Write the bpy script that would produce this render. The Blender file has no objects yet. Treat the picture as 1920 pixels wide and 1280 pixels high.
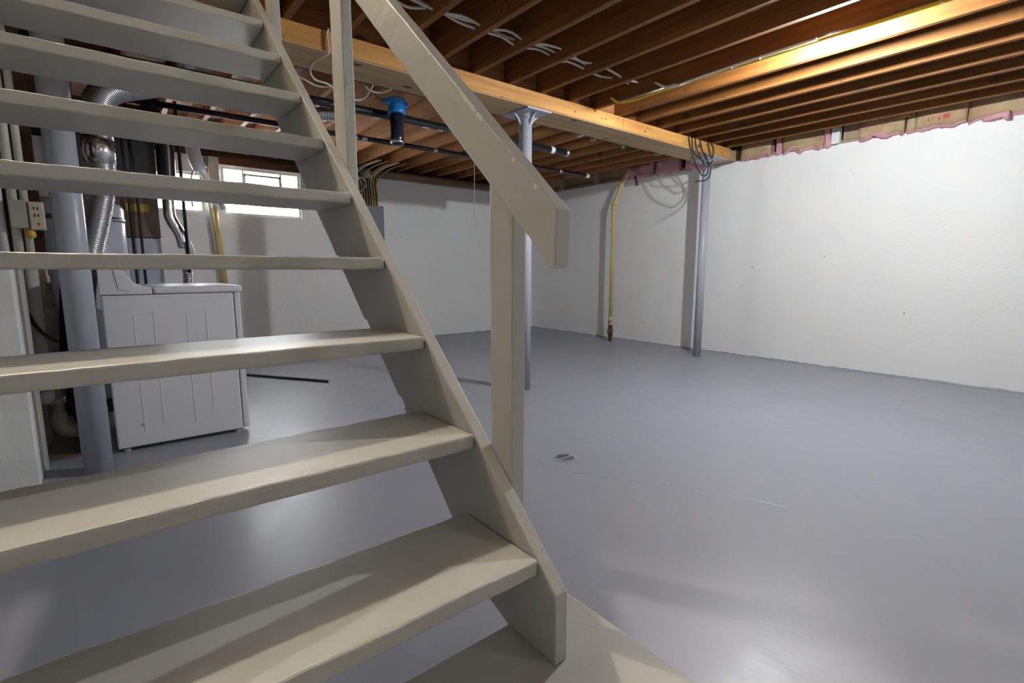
import bpy, bmesh, math, random
from mathutils import Vector, Matrix
random.seed(7)
S = bpy.context.scene
COL = S.collection
# ------------------------------------------------------------------ camera, world, lights, exposure
PSI, TH, RHO, CZ = 0.67938048, 0.14294489, 0.00098771, 0.98344678
F_ = Vector((-math.cos(PSI)*math.cos(TH), math.sin(PSI)*math.cos(TH), -math.sin(TH)))
R_ = Vector((math.sin(PSI), math.cos(PSI), 0)); U_ = R_.cross(F_)
R2 = math.cos(RHO)*R_ + math.sin(RHO)*U_; U2 = -math.sin(RHO)*R_ + math.cos(RHO)*U_
cd = bpy.data.cameras.new('camera'); cam = bpy.data.objects.new('camera', cd); COL.objects.link(cam)
cd.sensor_fit = 'HORIZONTAL'; cd.sensor_width = 36; cd.lens = 944.332*36/1920; cd.clip_start = 0.02
cam.matrix_world = Matrix(((R2.x, U2.x, -F_.x, 0), (R2.y, U2.y, -F_.y, 0), (R2.z, U2.z, -F_.z, CZ), (0, 0, 0, 1)))
S.camera = cam
S.view_settings.view_transform = 'Standard'; S.view_settings.look = 'None'
S.view_settings.gamma = 1; S.view_settings.use_curve_mapping = False
S.view_settings.exposure = 1.5
W = bpy.data.worlds.new('overcast_sky'); S.world = W; W.use_nodes = True
bgn = W.node_tree.nodes['Background']; bgn.inputs[0].default_value = (0.93, 0.97, 1, 1); bgn.inputs[1].default_value = 13.0
BULB_E = 1620.0         # basement bulb by the right wall
HALL_E = 640.0          # bulb at the top of the stairwell
FILL_E = 260.0          # added fill bulb behind the viewer, no such lamp seen

# ------------------------------------------------------------------ materials
MATS = {}
def nodes(name):
    m = bpy.data.materials.new(name); m.use_nodes = True; nt = m.node_tree
    b = nt.nodes['Principled BSDF']; MATS[name] = m
    return m, nt, b
def N(nt, t, **kw):
    n = nt.nodes.new(t)
    for k, v in kw.items(): setattr(n, k, v)
    return n
def coords(nt, scale=(1, 1, 1), world=True):
    if world:
        g = N(nt, 'ShaderNodeNewGeometry'); o = g.outputs['Position']
    else:
        g = N(nt, 'ShaderNodeTexCoord'); o = g.outputs['Object']
    mp = N(nt, 'ShaderNodeMapping'); mp.inputs['Scale'].default_value = scale
    nt.links.new(o, mp.inputs['Vector']); return mp.outputs[0]
def noise(nt, vec, scale, detail=4, rough=.55):
    n = N(nt, 'ShaderNodeTexNoise'); n.inputs['Scale'].default_value = scale
    n.inputs['Detail'].default_value = detail; n.inputs['Roughness'].default_value = rough
    nt.links.new(vec, n.inputs['Vector']); return n.outputs['Fac']
def ramp(nt, fac, stops):
    r = N(nt, 'ShaderNodeValToRGB'); el = r.color_ramp.elements
    while len(el) < len(stops): el.new(.5)
    for e, (p, c) in zip(el, stops):
        e.position = p; e.color = (*c, 1) if len(c) == 3 else c
    nt.links.new(fac, r.inputs[0]); return r.outputs[0]
def bump(nt, b, h, strength=.2, dist=.01):
    n = N(nt, 'ShaderNodeBump'); n.inputs['Strength'].default_value = strength; n.inputs['Distance'].default_value = dist
    nt.links.new(h, n.inputs['Height']); nt.links.new(n.outputs[0], b.inputs['Normal'])
def mixc(nt, fac, a, bb):
    m = N(nt, 'ShaderNodeMix', data_type='RGBA')
    if isinstance(fac, (int, float)): m.inputs[0].default_value = fac
    else: nt.links.new(fac, m.inputs[0])
    for s, v in ((6, a), (7, bb)):
        if isinstance(v, tuple): m.inputs[s].default_value = (*v, 1)
        else: nt.links.new(v, m.inputs[s])
    return m.outputs[2]
def paint(name, c, rough=.4, var=.06, bs=.15, nscale=40, metallic=0, spec=None):
    m, nt, b = nodes(name); v = coords(nt)
    f = noise(nt, v, 3.0, 5)
    lo = tuple(x*(1-var) for x in c); hi = tuple(min(1, x*(1+var)) for x in c)
    nt.links.new(ramp(nt, f, [(.3, lo), (.7, hi)]), b.inputs['Base Color'])
    b.inputs['Roughness'].default_value = rough; b.inputs['Metallic'].default_value = metallic
    if spec is not None: b.inputs['Specular IOR Level'].default_value = spec
    if bs: bump(nt, b, noise(nt, v, nscale, 3), bs, .003)
    return m
def wood(name, dark, mid, light, axis, knots=True, rough=.75, spots=(.10, .05, .02), specks=False):
    m, nt, b = nodes(name)
    sc = [22, 22, 22]; sc[axis] = 1.1
    v = coords(nt, tuple(sc)); f = noise(nt, v, 1.0, 6, .6)
    c = ramp(nt, f, [(.25, dark), (.5, mid), (.75, light)])
    big = noise(nt, coords(nt), 1.7, 3)
    c = mixc(nt, ramp(nt, big, [(.35, (0, 0, 0)), (.7, (.45, .45, .45))]), c, dark)
    if knots:
        ks = [5, 5, 5]; ks[axis] = 2.6
        vo = N(nt, 'ShaderNodeTexVoronoi'); nt.links.new(coords(nt, tuple(ks)), vo.inputs['Vector']); vo.inputs['Scale'].default_value = 1
        k = ramp(nt, vo.outputs['Distance'], [(.07, (1, 1, 1)), (.13, (0, 0, 0))])
        c = mixc(nt, k, c, spots)
    if specks:
        ss = [26, 26, 26]; ss[axis] = 13
        vo = N(nt, 'ShaderNodeTexVoronoi'); nt.links.new(coords(nt, tuple(ss)), vo.inputs['Vector']); vo.inputs['Scale'].default_value = 1
        gate = ramp(nt, noise(nt, coords(nt), 5, 2), [(.5, (0, 0, 0)), (.6, (1, 1, 1))])
        mm_ = N(nt, 'ShaderNodeMath', operation='MULTIPLY'); nt.links.new(ramp(nt, vo.outputs['Distance'], [(.13, (1, 1, 1)), (.22, (0, 0, 0))]), mm_.inputs[0]); nt.links.new(gate, mm_.inputs[1])
        c = mixc(nt, mm_.outputs[0], c, spots)
    nt.links.new(c, b.inputs['Base Color']); b.inputs['Roughness'].default_value = rough
    bump(nt, b, f, .25, .003)
    return m
stair_paint = paint('grey_beige_stair_paint', (.475, .462, .413), .44, .04, .25, 45)
# painted concrete floor with faint wear
m, nt, b = nodes('glossy_grey_floor_paint'); floor_paint = m
v = coords(nt); f1 = noise(nt, v, 1.1, 6); f2 = noise(nt, v, 9, 5)
c = ramp(nt, f1, [(.3, (.325, .335, .39)), (.7, (.36, .37, .42))])
c = mixc(nt, ramp(nt, f2, [(.60, (0, 0, 0)), (.8, (.35, .35, .35))]), c, (.41, .41, .45))
nt.links.new(c, b.inputs['Base Color'])
nt.links.new(ramp(nt, f2, [(.3, (.35, .35, .35)), (.7, (.45, .45, .45))]), b.inputs['Roughness'])
bump(nt, b, noise(nt, v, 60, 3), .12, .003)
# painted concrete wall
def wall_mat(name, c, bs=.28):
    m, nt, b = nodes(name); v = coords(nt)
    f = noise(nt, v, 1.4, 6); g = noise(nt, v, 14, 5, .6)
    nt.links.new(ramp(nt, f, [(.3, tuple(x*.95 for x in c)), (.7, c)]), b.inputs['Base Color'])
    vo = N(nt, 'ShaderNodeTexVoronoi'); nt.links.new(v, vo.inputs['Vector']); vo.inputs['Scale'].default_value = 3.2
    base = ramp(nt, f, [(.3, tuple(x*.95 for x in c)), (.7, c)])
    gate = ramp(nt, noise(nt, v, 40, 2), [(.42, (0, 0, 0)), (.5, (.8, .8, .8))])
    mm_ = N(nt, 'ShaderNodeMath', operation='MULTIPLY'); nt.links.new(ramp(nt, vo.outputs['Distance'], [(.022, (1, 1, 1)), (.04, (0, 0, 0))]), mm_.inputs[0]); nt.links.new(gate, mm_.inputs[1])
    nt.links.new(mixc(nt, mm_.outputs[0], base, (.33, .32, .31)), b.inputs['Base Color'])
    b.inputs['Roughness'].default_value = .6
    bump(nt, b, g, bs, .012); return m
wall_white = wall_mat('white_painted_concrete', (.87, .87, .86))
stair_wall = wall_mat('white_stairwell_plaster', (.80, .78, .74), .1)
joist_wood = wood('orange_brown_joist_wood', (.12, .045, .008), (.24, .090, .014), (.36, .145, .024), 0, specks=True)
joist_brightened = wood('brightened_joist_wood', (.20, .080, .018), (.38, .155, .036), (.52, .24, .06), 0, specks=True)  # joist wood lightened in colour to offset the dim light behind the beam
block_wood = wood('blocking_wood', (.18, .065, .02), (.32, .125, .035), (.44, .19, .06), 1)
beam_wood = wood('honey_beam_wood', (.44, .19, .045), (.66, .32, .085), (.80, .45, .15), 1, True, .7, (.07, .035, .02), True)
beam_grey = wood('shade_toned_beam_wood', (.40, .275, .14), (.58, .41, .22), (.72, .54, .32), 1, True)  # underside tone includes its weaker light, lightened against dim floor bounce
sub_wood = wood('subfloor_wood', (.09, .032, .012), (.16, .06, .022), (.24, .10, .04), 1, False)
dark_wood = wood('dark_rim_wood', (.06, .028, .014), (.13, .06, .028), (.2, .1, .05), 1, False)
sill_wood = wood('pale_sill_wood', (.3, .22, .14), (.42, .32, .21), (.5, .4, .28), 2, False)
worn_paint = paint('chipped_cream_paint', (.70, .64, .50), .5, .1, .3)
pole_paint = paint('light_blue_grey_metal_paint', (.42, .435, .50), .34, .04, .08, 50)
white_enamel = paint('white_appliance_enamel', (.74, .73, .76), .22, .015, .03, 80)
heater_enamel = paint('pale_blue_grey_enamel', (.50, .53, .62), .3, .03, .03)
pvc = paint('white_pvc_plastic', (.62, .59, .52), .35, .06, 0)
pvc_old = paint('stained_cream_pvc', (.50, .44, .33), .45, .15, 0)
pvc_white = paint('clean_white_plastic', (.8, .79, .78), .35, .02, 0)
abs_black = paint('black_abs_plastic', (.012, .012, .016), .28, .1, 0)
rubber = paint('black_rubber', (.015, .015, .016), .55, .1, 0)
galv = paint('galvanised_metal', (.55, .55, .56), .3, .08, 0, 40, 1)
duct_dark = paint('dark_sheet_metal', (.10, .10, .105), .35, .1, 0, 40, .5)
flue_black = paint('black_flue_metal', (.03, .03, .033), .3, .1, .1, 30, .4)
chrome = paint('foil_metal', (.72, .71, .72), .2, .05, .9, 25, 1)
copper = paint('dull_copper', (.20, .075, .05), .45, .2, 0, 40, .6)
brown_panel = paint('brown_cabinet_paint', (.17, .105, .065), .5, .12, .05)
yellow_pipe = paint('yellow_pipe_paint', (.66, .52, .20), .45, .08, .1)
yellow_cable = paint('yellow_cable_jacket', (.80, .52, .02), .4, .03, 0)
cable_white = paint('off_white_cable_jacket', (.66, .61, .52), .5, .05, 0)
cable_tan = paint('tan_cable_jacket', (.42, .33, .2), .5, .1, 0)
rust = paint('rusty_brass', (.13, .065, .03), .6, .4, .5, 60, .5)
blue_plastic = paint('bright_blue_plastic', (.02, .22, .62), .35, .04, 0)
green_plastic = paint('bright_green_plastic', (.10, .62, .03), .4, .04, 0)
beige_plastic = paint('beige_plastic', (.40, .38, .31), .4, .04, 0)
panel_grey = paint('grey_panel_paint', (.20, .21, .25), .4, .05, 0)
red_plastic = paint('red_plastic', (.5, .02, .015), .4, .04, 0)
yellow_label = paint('yellow_label', (.55, .36, .05), .5, .1, 0)
dirt = paint('dirty_brown_board', (.14, .10, .06), .8, .5, .5, 30)
concrete_dirty = paint('dirty_pit_concrete', (.12, .10, .085), .85, .4, .5)
black_iron = paint('black_iron', (.02, .02, .022), .4, .1, .1)
drain_metal = paint('drain_metal', (.045, .045, .05), .5, .2, .3)
frame_paint = paint('cream_window_frame', (.72, .68, .58), .4, .04, 0)
pipe_wrap = wood('brown_weathered_pipe', (.16, .09, .055), (.27, .17, .11), (.38, .27, .19), 1, False)
porcelain = paint('white_porcelain', (.8, .8, .78), .25, .01, 0)
# clear plastic of the filter housing, glass
m, nt, b = nodes('smoky_clear_plastic'); b.inputs['Base Color'].default_value = (.05, .04, .08, 1)
b.inputs['Roughness'].default_value = .12; b.inputs['Transmission Weight'].default_value = .55; filt_clear = m
m, nt, b = nodes('window_glass'); b.inputs['Base Color'].default_value = (1, 1, 1, 1)
b.inputs['Roughness'].default_value = .0; b.inputs['Transmission Weight'].default_value = 1; b.inputs['IOR'].default_value = 1.02; glass = m
def emis(name, c, s):
    m, nt, b = nodes(name); b.inputs['Base Color'].default_value = (*c, 1)
    b.inputs['Emission Color'].default_value = (*c, 1); b.inputs['Emission Strength'].default_value = s; return m
bulb_glow = emis('lit_bulb_glass', (.92, .975, 1.0), BULB_E)
hall_glow = emis('lit_hall_globe', (1, .90, .73), HALL_E)
fill_glow = emis('added_fill_bulb_glow', (.94, .97, 1.0), FILL_E)
# kraft paper facing with faint red printing lines, and pink fibre
m, nt, b = nodes('kraft_paper_facing'); v = coords(nt)
f = noise(nt, v, 7, 5); c = ramp(nt, f, [(.3, (.36, .25, .13)), (.7, (.52, .39, .22))])
wv = N(nt, 'ShaderNodeTexWave'); wv.inputs['Scale'].default_value = 1.0; wv.inputs['Distortion'].default_value = .6
nt.links.new(coords(nt, (22, 1, 1)), wv.inputs['Vector'])
msk = N(nt, 'ShaderNodeMath', operation='MULTIPLY'); nt.links.new(ramp(nt, wv.outputs['Fac'], [(.75, (0, 0, 0)), (.95, (.7, .7, .7))]), msk.inputs[0])
nt.links.new(ramp(nt, noise(nt, v, 2.3, 2), [(.5, (0, 0, 0)), (.56, (1, 1, 1))]), msk.inputs[1])
c = mixc(nt, msk.outputs[0], c, (.45, .13, .07))
nt.links.new(c, b.inputs['Base Color']); b.inputs['Roughness'].default_value = .7; bump(nt, b, f, .4, .01); kraft = m
pink = paint('pink_glass_fibre', (.62, .33, .36), .95, .2, 1.0, 45)
red_ink = paint('red_ink', (.50, .08, .05), .6, .05, 0)

# ------------------------------------------------------------------ mesh helpers
class MB:
    def __init__(s): s.bm = bmesh.new(); s.smooth = []
    def box(s, x0, x1, y0, y1, z0, z1, bev=0, seg=2):
        vs = [s.bm.verts.new((x, y, z)) for x in (x0, x1) for y in (y0, y1) for z in (z0, z1)]
        fs = [(0, 1, 3, 2), (4, 6, 7, 5), (0, 4, 5, 1), (2, 3, 7, 6), (0, 2, 6, 4), (1, 5, 7, 3)]
        ff = [s.bm.faces.new([vs[i] for i in f]) for f in fs]
        if bev:
            es = list({e for f in ff for e in f.edges})
            bmesh.ops.bevel(s.bm, geom=es, offset=bev, segments=seg, affect='EDGES', profile=.5)
        return s
    def prism(s, pts, axis, a, b, bev=0):
        def P(u, v, w):
            return {0: (w, u, v), 1: (u, w, v), 2: (u, v, w)}[axis]
        A = [s.bm.verts.new(P(u, v, a)) for u, v in pts]; B = [s.bm.verts.new(P(u, v, b)) for u, v in pts]
        n = len(pts); ff = [s.bm.faces.new(A), s.bm.faces.new(B[::-1])]
        for i in range(n): ff.append(s.bm.faces.new([A[i], B[i], B[(i+1) % n], A[(i+1) % n]]))
        bmesh.ops.recalc_face_normals(s.bm, faces=ff)
        if bev:
            es = list({e for f in ff for e in f.edges})
            bmesh.ops.bevel(s.bm, geom=es, offset=bev, segments=2, affect='EDGES', profile=.5)
        return s
    def tube(s, pts, r, n=12, sm=True, spline=False, cap=True):
        pts = [Vector(p) for p in pts]
        if spline and len(pts) > 2: pts = catmull(pts)
        rs = r if isinstance(r, (list, tuple)) else [r]*len(pts)
        if len(rs) != len(pts):
            k = len(rs)-1; rs = [rs[min(k, int(i*k/(len(pts)-1)))] for i in range(len(pts))]
        rings = []; T0 = None; nrm = None
        for i, p in enumerate(pts):
            t = (pts[min(i+1, len(pts)-1)]-pts[max(i-1, 0)]).normalized()
            if nrm is None:
                nrm = t.orthogonal().normalized()
            else:
                nrm = (nrm - t*nrm.dot(t)).normalized()
            bn = t.cross(nrm)
            rings.append([s.bm.verts.new(p + (nrm*math.cos(a)+bn*math.sin(a))*rs[i]) for a in [2*math.pi*j/n for j in range(n)]])
        for a, b in zip(rings, rings[1:]):
            for j in range(n):
                f = s.bm.faces.new([a[j], a[(j+1) % n], b[(j+1) % n], b[j]]); f.smooth = sm
        if cap:
            s.bm.faces.new(rings[0][::-1]); s.bm.faces.new(rings[-1])
        return s
    def lathe(s, prof, c=(0, 0, 0), n=24, axis=2, sm=True):
        c = Vector(c); rings = []
        for r, h in prof:
            ring = []
            for j in range(n):
                a = 2*math.pi*j/n; u, v = r*math.cos(a), r*math.sin(a)
                ring.append(s.bm.verts.new(c + Vector({2: (u, v, h), 1: (u, h, v), 0: (h, u, v)}[axis])))
            rings.append(ring)
        ff = []
        for a, b in zip(rings, rings[1:]):
            for j in range(n):
                f = s.bm.faces.new([a[j], a[(j+1) % n], b[(j+1) % n], b[j]]); f.smooth = sm; ff.append(f)
        ff.append(s.bm.faces.new(rings[0][::-1])); ff.append(s.bm.faces.new(rings[-1]))
        bmesh.ops.recalc_face_normals(s.bm, faces=ff)
        return s
    def build(s, name, mat, parent=None):
        bmesh.ops.recalc_face_normals(s.bm, faces=s.bm.faces)
        me = bpy.data.meshes.new(name)
        if parent is not None:
            off = parent.matrix_world.translation if parent.parent is None else Vector((0, 0, 0))
            par = parent; off = Vector((0, 0, 0))
            while par is not None: off = off + par.location; par = par.parent
            bmesh.ops.translate(s.bm, verts=s.bm.verts, vec=-off)
        s.bm.to_mesh(me); s.bm.free()
        me.materials.append(mat)
        o = bpy.data.objects.new(name, me); COL.objects.link(o); o.parent = parent
        return o
def catmull(p, k=6):
    out = []
    q = [p[0]*2-p[1]] + p + [p[-1]*2-p[-2]]
    for i in range(1, len(q)-2):
        a, b, c, d = q[i-1:i+3]
        for j in range(k):
            t = j/k
            out.append(.5*((2*b)+(-a+c)*t+(2*a-5*b+4*c-d)*t*t+(-a+3*b-3*c+d)*t**3))
    out.append(p[-1]); return out
def tag(o, label, cat, group=None, kind=None):
    o['label'] = label; o['category'] = cat
    if group: o['group'] = group
    if kind: o['kind'] = kind
    return o
def struct(mb, name, mat, parent=None):
    o = mb.build(name, mat, parent)
    if parent is None: o['kind'] = 'structure'
    return o
def thing(name, label, cat, loc=(0, 0, 0), group=None):
    o = bpy.data.objects.new(name, None); COL.objects.link(o); o.location = loc; o.empty_display_size = .1
    return tag(o, label, cat, group)
def rough_board(x0, x1, y0, y1, z0, z1, axis, amp=.0015, bev=.003, n=40):
    """board with softened, slightly uneven edges"""
    mb = MB(); mb.box(x0, x1, y0, y1, z0, z1, bev)
    L = (x1-x0, y1-y0, z1-z0)[axis]
    lo = (x0, y0, z0)[axis]
    for i in range(1, n):
        co = [0, 0, 0]; co[axis] = lo + L*i/n; no = [0, 0, 0]; no[axis] = 1
        bmesh.ops.bisect_plane(mb.bm, geom=mb.bm.verts[:]+mb.bm.edges[:]+mb.bm.faces[:], plane_co=co, plane_no=no)
    from mathutils import noise as mn
    B = ((x0, x1), (y0, y1), (z0, z1)); others = [a for a in range(3) if a != axis]
    for a in others:
        w_ = min(.010, (B[a][1]-B[a][0])*.3)
        for c_ in (B[a][0]+w_, B[a][1]-w_):
            co = [0, 0, 0]; co[a] = c_; no = [0, 0, 0]; no[a] = 1
            bmesh.ops.bisect_plane(mb.bm, geom=mb.bm.verts[:]+mb.bm.edges[:]+mb.bm.faces[:], plane_co=co, plane_no=no)
    for v in mb.bm.verts:
        if any(B[a][0]+.0095 < v.co[a] < B[a][1]-.0095 for a in others): continue
        if (B[others[1]][1]-B[others[1]][0]) < .03 and 0: continue
        w = mn.noise_vector(v.co*9) * amp + mn.noise_vector(v.co*40)*amp*.6
        w[axis] = 0; v.co += w
    return mb

# ------------------------------------------------------------------ room dimensions
YW, XB, ZW = 5.65, -6.452, 2.179          # right wall, back wall, top of concrete
ZJ, ZT = 2.278, 2.513                     # joist underside / top
BX0, BX1, BZ0, BZ1 = -3.271, -2.953, 2.166, 2.278
XF, YL = 3.2, -1.25                       # wall behind the viewer, wall left of the stairs
OX0, OX1, OY0, OY1 = -3.02, 1.1, -.40, .735   # stairwell opening

struct(MB().box(XB-.3, XF+.2, YL-.2, YW+.3, -.15, 0), 'floor', floor_paint)
# right wall with an uneven bottom edge
struct(MB().box(XB-.25, XF+.2, YW, YW+.22, -.1, ZW), 'wall_right', wall_white)
wb = MB()
T = XB-.25
w1 = (.26, .935, 1.580, 2.00); w2 = (1.115, 1.945, 1.578, 2.10)
wb.box(T, XB, YL-.1, w1[0], -.1, ZW); wb.box(T, XB, w1[0], w1[1], -.1, w1[2]); wb.box(T, XB, w1[0], w1[1], w1[3], ZW)
wb.box(T, XB, w1[1], w2[0], -.1, ZW); wb.box(T, XB, w2[0], w2[1], -.1, w2[2]); wb.box(T, XB, w2[0], w2[1], w2[3], ZW)
wb.box(T, XB, w2[1], YW+.05, -.1, ZW)
struct(wb, 'wall_back', wall_white)
struct(MB().box(XF, XF+.2, YL-.1, YW+.1, -.1, ZT), 'wall_front', wall_white)
struct(MB().box(-3.32, XF+.1, YL-.2, YL, -.1, ZT), 'wall_left', wall_white)
struct(MB().box(XB-.2, -3.32, YL-.2, YL, -.1, ZT), 'wall_utility', dark_wood)
# subfloor planks = ceiling, with the stairwell opening
cb = MB()
for (a, b_, c_, d) in ((XB-.3, OX0, YL-.2, YW+.3), (OX1, XF+.2, YL-.2, YW+.3), (OX0, OX1, YL-.2, OY0), (OX0, OX1, OY1, YW+.3)):
    cb.box(a, b_, c_, d, ZT, ZT+.03)
struct(cb, 'ceiling', sub_wood)
# rim boards and sills on the two concrete walls
struct(MB().box(XB-.24, XB-.20, YL-.2, YW+.3, ZW, ZT), 'trim_1', dark_wood)
struct(MB().box(XB-.24, XF+.2, YW+.17, YW+.21, ZW, ZT), 'trim_2', dark_wood)
struct(MB().box(XB-.19, XB-.03, YL-.2, YW+.1, ZW, ZW+.035), 'trim_3', dark_wood)
struct(MB().box(XB-.02, XF+.2, YW+.02, YW+.16, ZW, ZW+.035), 'trim_4', sill_wood)
struct(MB().box(XB+.0005, XB+.014, 1.09, 2.02, 2.112, 2.19), 'trim_8', dark_wood)
# upper hall around the stairwell
HX0, HX1, HY0, HY1, HZ = -5.2, 1.2, -1.0, .80, 4.95
struct(MB().box(HX0-.1, HX0, HY0-.1, HY1+.1, ZT+.03, HZ), 'wall_hall_back', stair_wall)
struct(MB().box(HX1, HX1+.1, HY0-.1, HY1+.1, ZT+.03, HZ), 'wall_hall_front', stair_wall)
struct(MB().box(HX0-.1, HX1+.1, HY0-.1, HY0, ZT+.03, HZ), 'wall_hall_left', stair_wall)
struct(MB().box(HX0-.1, HX1+.1, HY1, HY1+.1, ZT+.03, HZ), 'wall_hall_right', stair_wall)
struct(MB().box(HX0-.1, HX1+.1, HY0-.1, HY1+.1, HZ, HZ+.1), 'ceiling_hall', stair_wall)
struct(MB().box(HX0, OX0-.02, HY0, HY1, ZT+.03, ZT+.045), 'floor_hall', sub_wood)
dw = MB()
for (a, b_, c_, d) in ((HY0, -.80, ZT, HZ), (.05, HY1, ZT, HZ), (-.80, .05, ZT+2.08, HZ)): dw.box(-3.12, -3.04, a, b_, c_+.05, d)
struct(dw, 'wall_hall_light_blocker', stair_wall)  # unseen wall added to cut the hall light off the floor beyond the landing
# ledges that box in the opening
fr = MB(); fr.box(OX0, OX1, OY1, OY1+.035, ZJ, ZT+.03); fr.box(OX0, OX1, OY0-.035, OY0, ZJ, ZT+.03); fr.box(OX1, OX1+.035, OY0-.035, OY1+.035, ZJ, ZT+.03)
struct(fr, 'trim_5', joist_wood)
# half-height partition by the utility corner
PY = -.30
struct(MB().box(-3.32, -3.05, YL, PY, 0, 1.02, .006), 'wall_partition', wall_white)
struct(MB().box(-3.33, -3.318, YL, PY+.012, 0, 1.03).box(-3.322, -3.29, PY, PY+.012, 0, 1.03), 'trim_6', pvc)
# concrete landing under the stair foot
pad = MB().box(-.826, 2.2, YL+.001, .844, 0, .1756, .004).build('concrete_landing', stair_paint)
tag(pad, 'low beige painted concrete landing under the foot of the stairs', 'landing')

# ------------------------------------------------------------------ windows
def window(idx, y0, y1, z0, z1, inner, mulls):
    fr = MB(); d0, d1 = XB-.10, XB-.02; w = .028
    fr.box(d0, d1, y0, y1, z0, z0+w); fr.box(d0, d1, y0, y1, z1-w, z1)
    fr.box(d0, d1, y0, y0+w, z0+w, z1-w); fr.box(d0, d1, y1-w, y1, z0+w, z1-w)
    o = fr.build('window_%d' % idx, frame_paint); o['kind'] = 'structure'
    g = MB().box(XB-.07, XB-.064, y0+w, y1-w, z0+w, z1-w).build('pane', glass, o)
    mm = MB()
    zc = (z0+z1)/2-.02
    for y in mulls: mm.box(XB-.085, XB-.03, y-.011, y+.011, zc, z1-w)
    mm.box(XB-.085, XB-.03, y0+w, y1-w, zc-.012, zc+.012)
    if inner:
        a, b_, c_, d = inner
        mm.box(XB-.08, XB-.02, a, b_, d-.024, d); mm.box(XB-.08, XB-.02, a, b_, c_, c_+.012)
        mm.box(XB-.08, XB-.02, a, a+.014, c_, d); mm.box(XB-.08, XB-.02, b_-.014, b_, c_, d)
    if mulls: mm.build('window_bar', pvc_white, o)
    return o
window(1, *w1, None, [.60])
window(2, *w2, (1.345, 1.725, 1.86, 2.045), [1.335, 1.735])

# ------------------------------------------------------------------ lights as fixtures
def bulb_fixture(x, y, ztop, mat, label, r=.030, name='bulb_fixture'):
    t = thing(name, label, 'light', (x, y, ztop))
    MB().lathe([(.055, 0), (.055, -.006), (.035, -.014), (.028, -.017)], (x, y, ztop)).build('socket', porcelain, t)
    prof = [(.013, -.017), (.014, -.022)]
    cz = -.018-.030-r*.3
    for k in range(9):
        a = math.pi*(.22+.78*k/8); prof.append((max(.0006, r*math.sin(a)), cz + r*math.cos(a)))
    MB().lathe(prof, (x, y, ztop)).build('glass_bulb', mat, t)
    return t
bf = bulb_fixture(-1.262, 3.352, 2.302, bulb_glow, 'lit bare bulb in a white socket between two ceiling joists near the right wall')
MB().box(-1.32, -1.216, 3.2915, 3.425, 2.303, 2.345, .006).build('junction_box', galv, bf)
bulb_fixture(1.9, 2.37, ZJ, fill_glow, 'added unseen fill bulb under a joist behind the viewer')
t = thing('hall_ceiling_light', 'lit round globe light on the hall ceiling at the top of the stairs', 'light', (-3.95, -.5, HZ))
MB().lathe([(.08, 0), (.08, -.03), (.05, -.04)], (-3.95, -.5, HZ)).build('base', porcelain, t)
MB().lathe([(max(.001, .075*math.sin(a)), -.105+.075*math.cos(a)) for a in [math.pi*k/10 for k in range(11)]], (-3.95, -.5, HZ)).build('globe', hall_glow, t)

# ------------------------------------------------------------------ joists, blocking, beam
ORD = ['first', 'second', 'third', 'fourth', 'fifth', 'sixth', 'seventh', 'eighth', 'ninth', 'tenth', 'eleventh', 'twelfth', 'thirteenth', 'fourteenth', 'fifteenth', 'sixteenth', 'seventeenth', 'eighteenth', 'nineteenth', 'twentieth', 'twenty-first', 'twenty-second']
from mathutils import noise as mnoise
JW = .038
n = 0
for k in range(9, -13, -1):
    yl = 2.69 + .3*k
    if yl-JW < YL: break
    if OY0-.05 < yl < OY1+.09: continue
    mb = rough_board(-3.17, XF, yl-JW, yl, ZJ, ZT, 0, .0012, .002, 24)
    pale = k in (2, 3, 4)
    o = mb.build('ceiling_joist', joist_wood)
    tag(o, 'bare wooden ceiling joist in front of the beam, %s counted from the right wall' % ORD[n], 'joist', 'front ceiling joists'); n += 1
n = 0
for k in range(9, -13, -1):
    yl = 2.69 + .3*k - .045
    if yl-JW < YL: break
    mb = rough_board(XB-.19, -3.06, yl-JW, yl, ZJ, ZT, 0, .0012, .002, 16)
    o = mb.build('ceiling_joist', joist_brightened)
    tag(o, 'bare wooden ceiling joist behind the beam towards the windows, %s counted from the right wall' % ORD[n], 'joist', 'rear ceiling joists'); n += 1
n = 0
for k in range(9, -7, -1):
    y1 = 2.69 + .3*k - JW - .002; y0 = y1 - .3 + JW + .004
    if y0 < OY1-.01: break
    o = MB().box(-3.04, -3.00, y0, y1, ZJ+.002, ZT-.002, .002).build('blocking_board', block_wood)
    tag(o, 'short wooden blocking board standing on the beam between joists, %s counted from the right wall' % ORD[n], 'board', 'blocking boards over the beam'); n += 1
t = thing('support_beam', 'wide honey coloured timber beam carrying the joists on steel poles', 'beam', (-3.11, 2.5, BZ0))
# three stacked flat planks: visible front face, underside plank toned for its weaker light
zs = [BZ0, BZ0+.037, BZ0+.075, BZ1]
MB().box(BX0+.004, BX1-.0065, YL, YW-.09, BZ0, BZ0+.006, .001).build('underside_plank', beam_grey, t)
for i, (a, b_, dx) in enumerate(((BZ0+.0065, BZ1-.001, 0),)):
    splits = [YL, 1.06, 3.62, 5.44]
    for j, (ya, yb) in enumerate(zip(splits, splits[1:])):
        rough_board(BX0, BX1-(.006 if j == 0 else 0), ya, yb-.003, a, b_, 1, .0012, .003, 20).build('beam_timber', beam_wood, t)
MB().box(BX0+.02, BX1-.02, 5.445, 5.60, BZ0+.01, BZ1-.002, .004).build('end_block', sill_wood, t)

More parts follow.
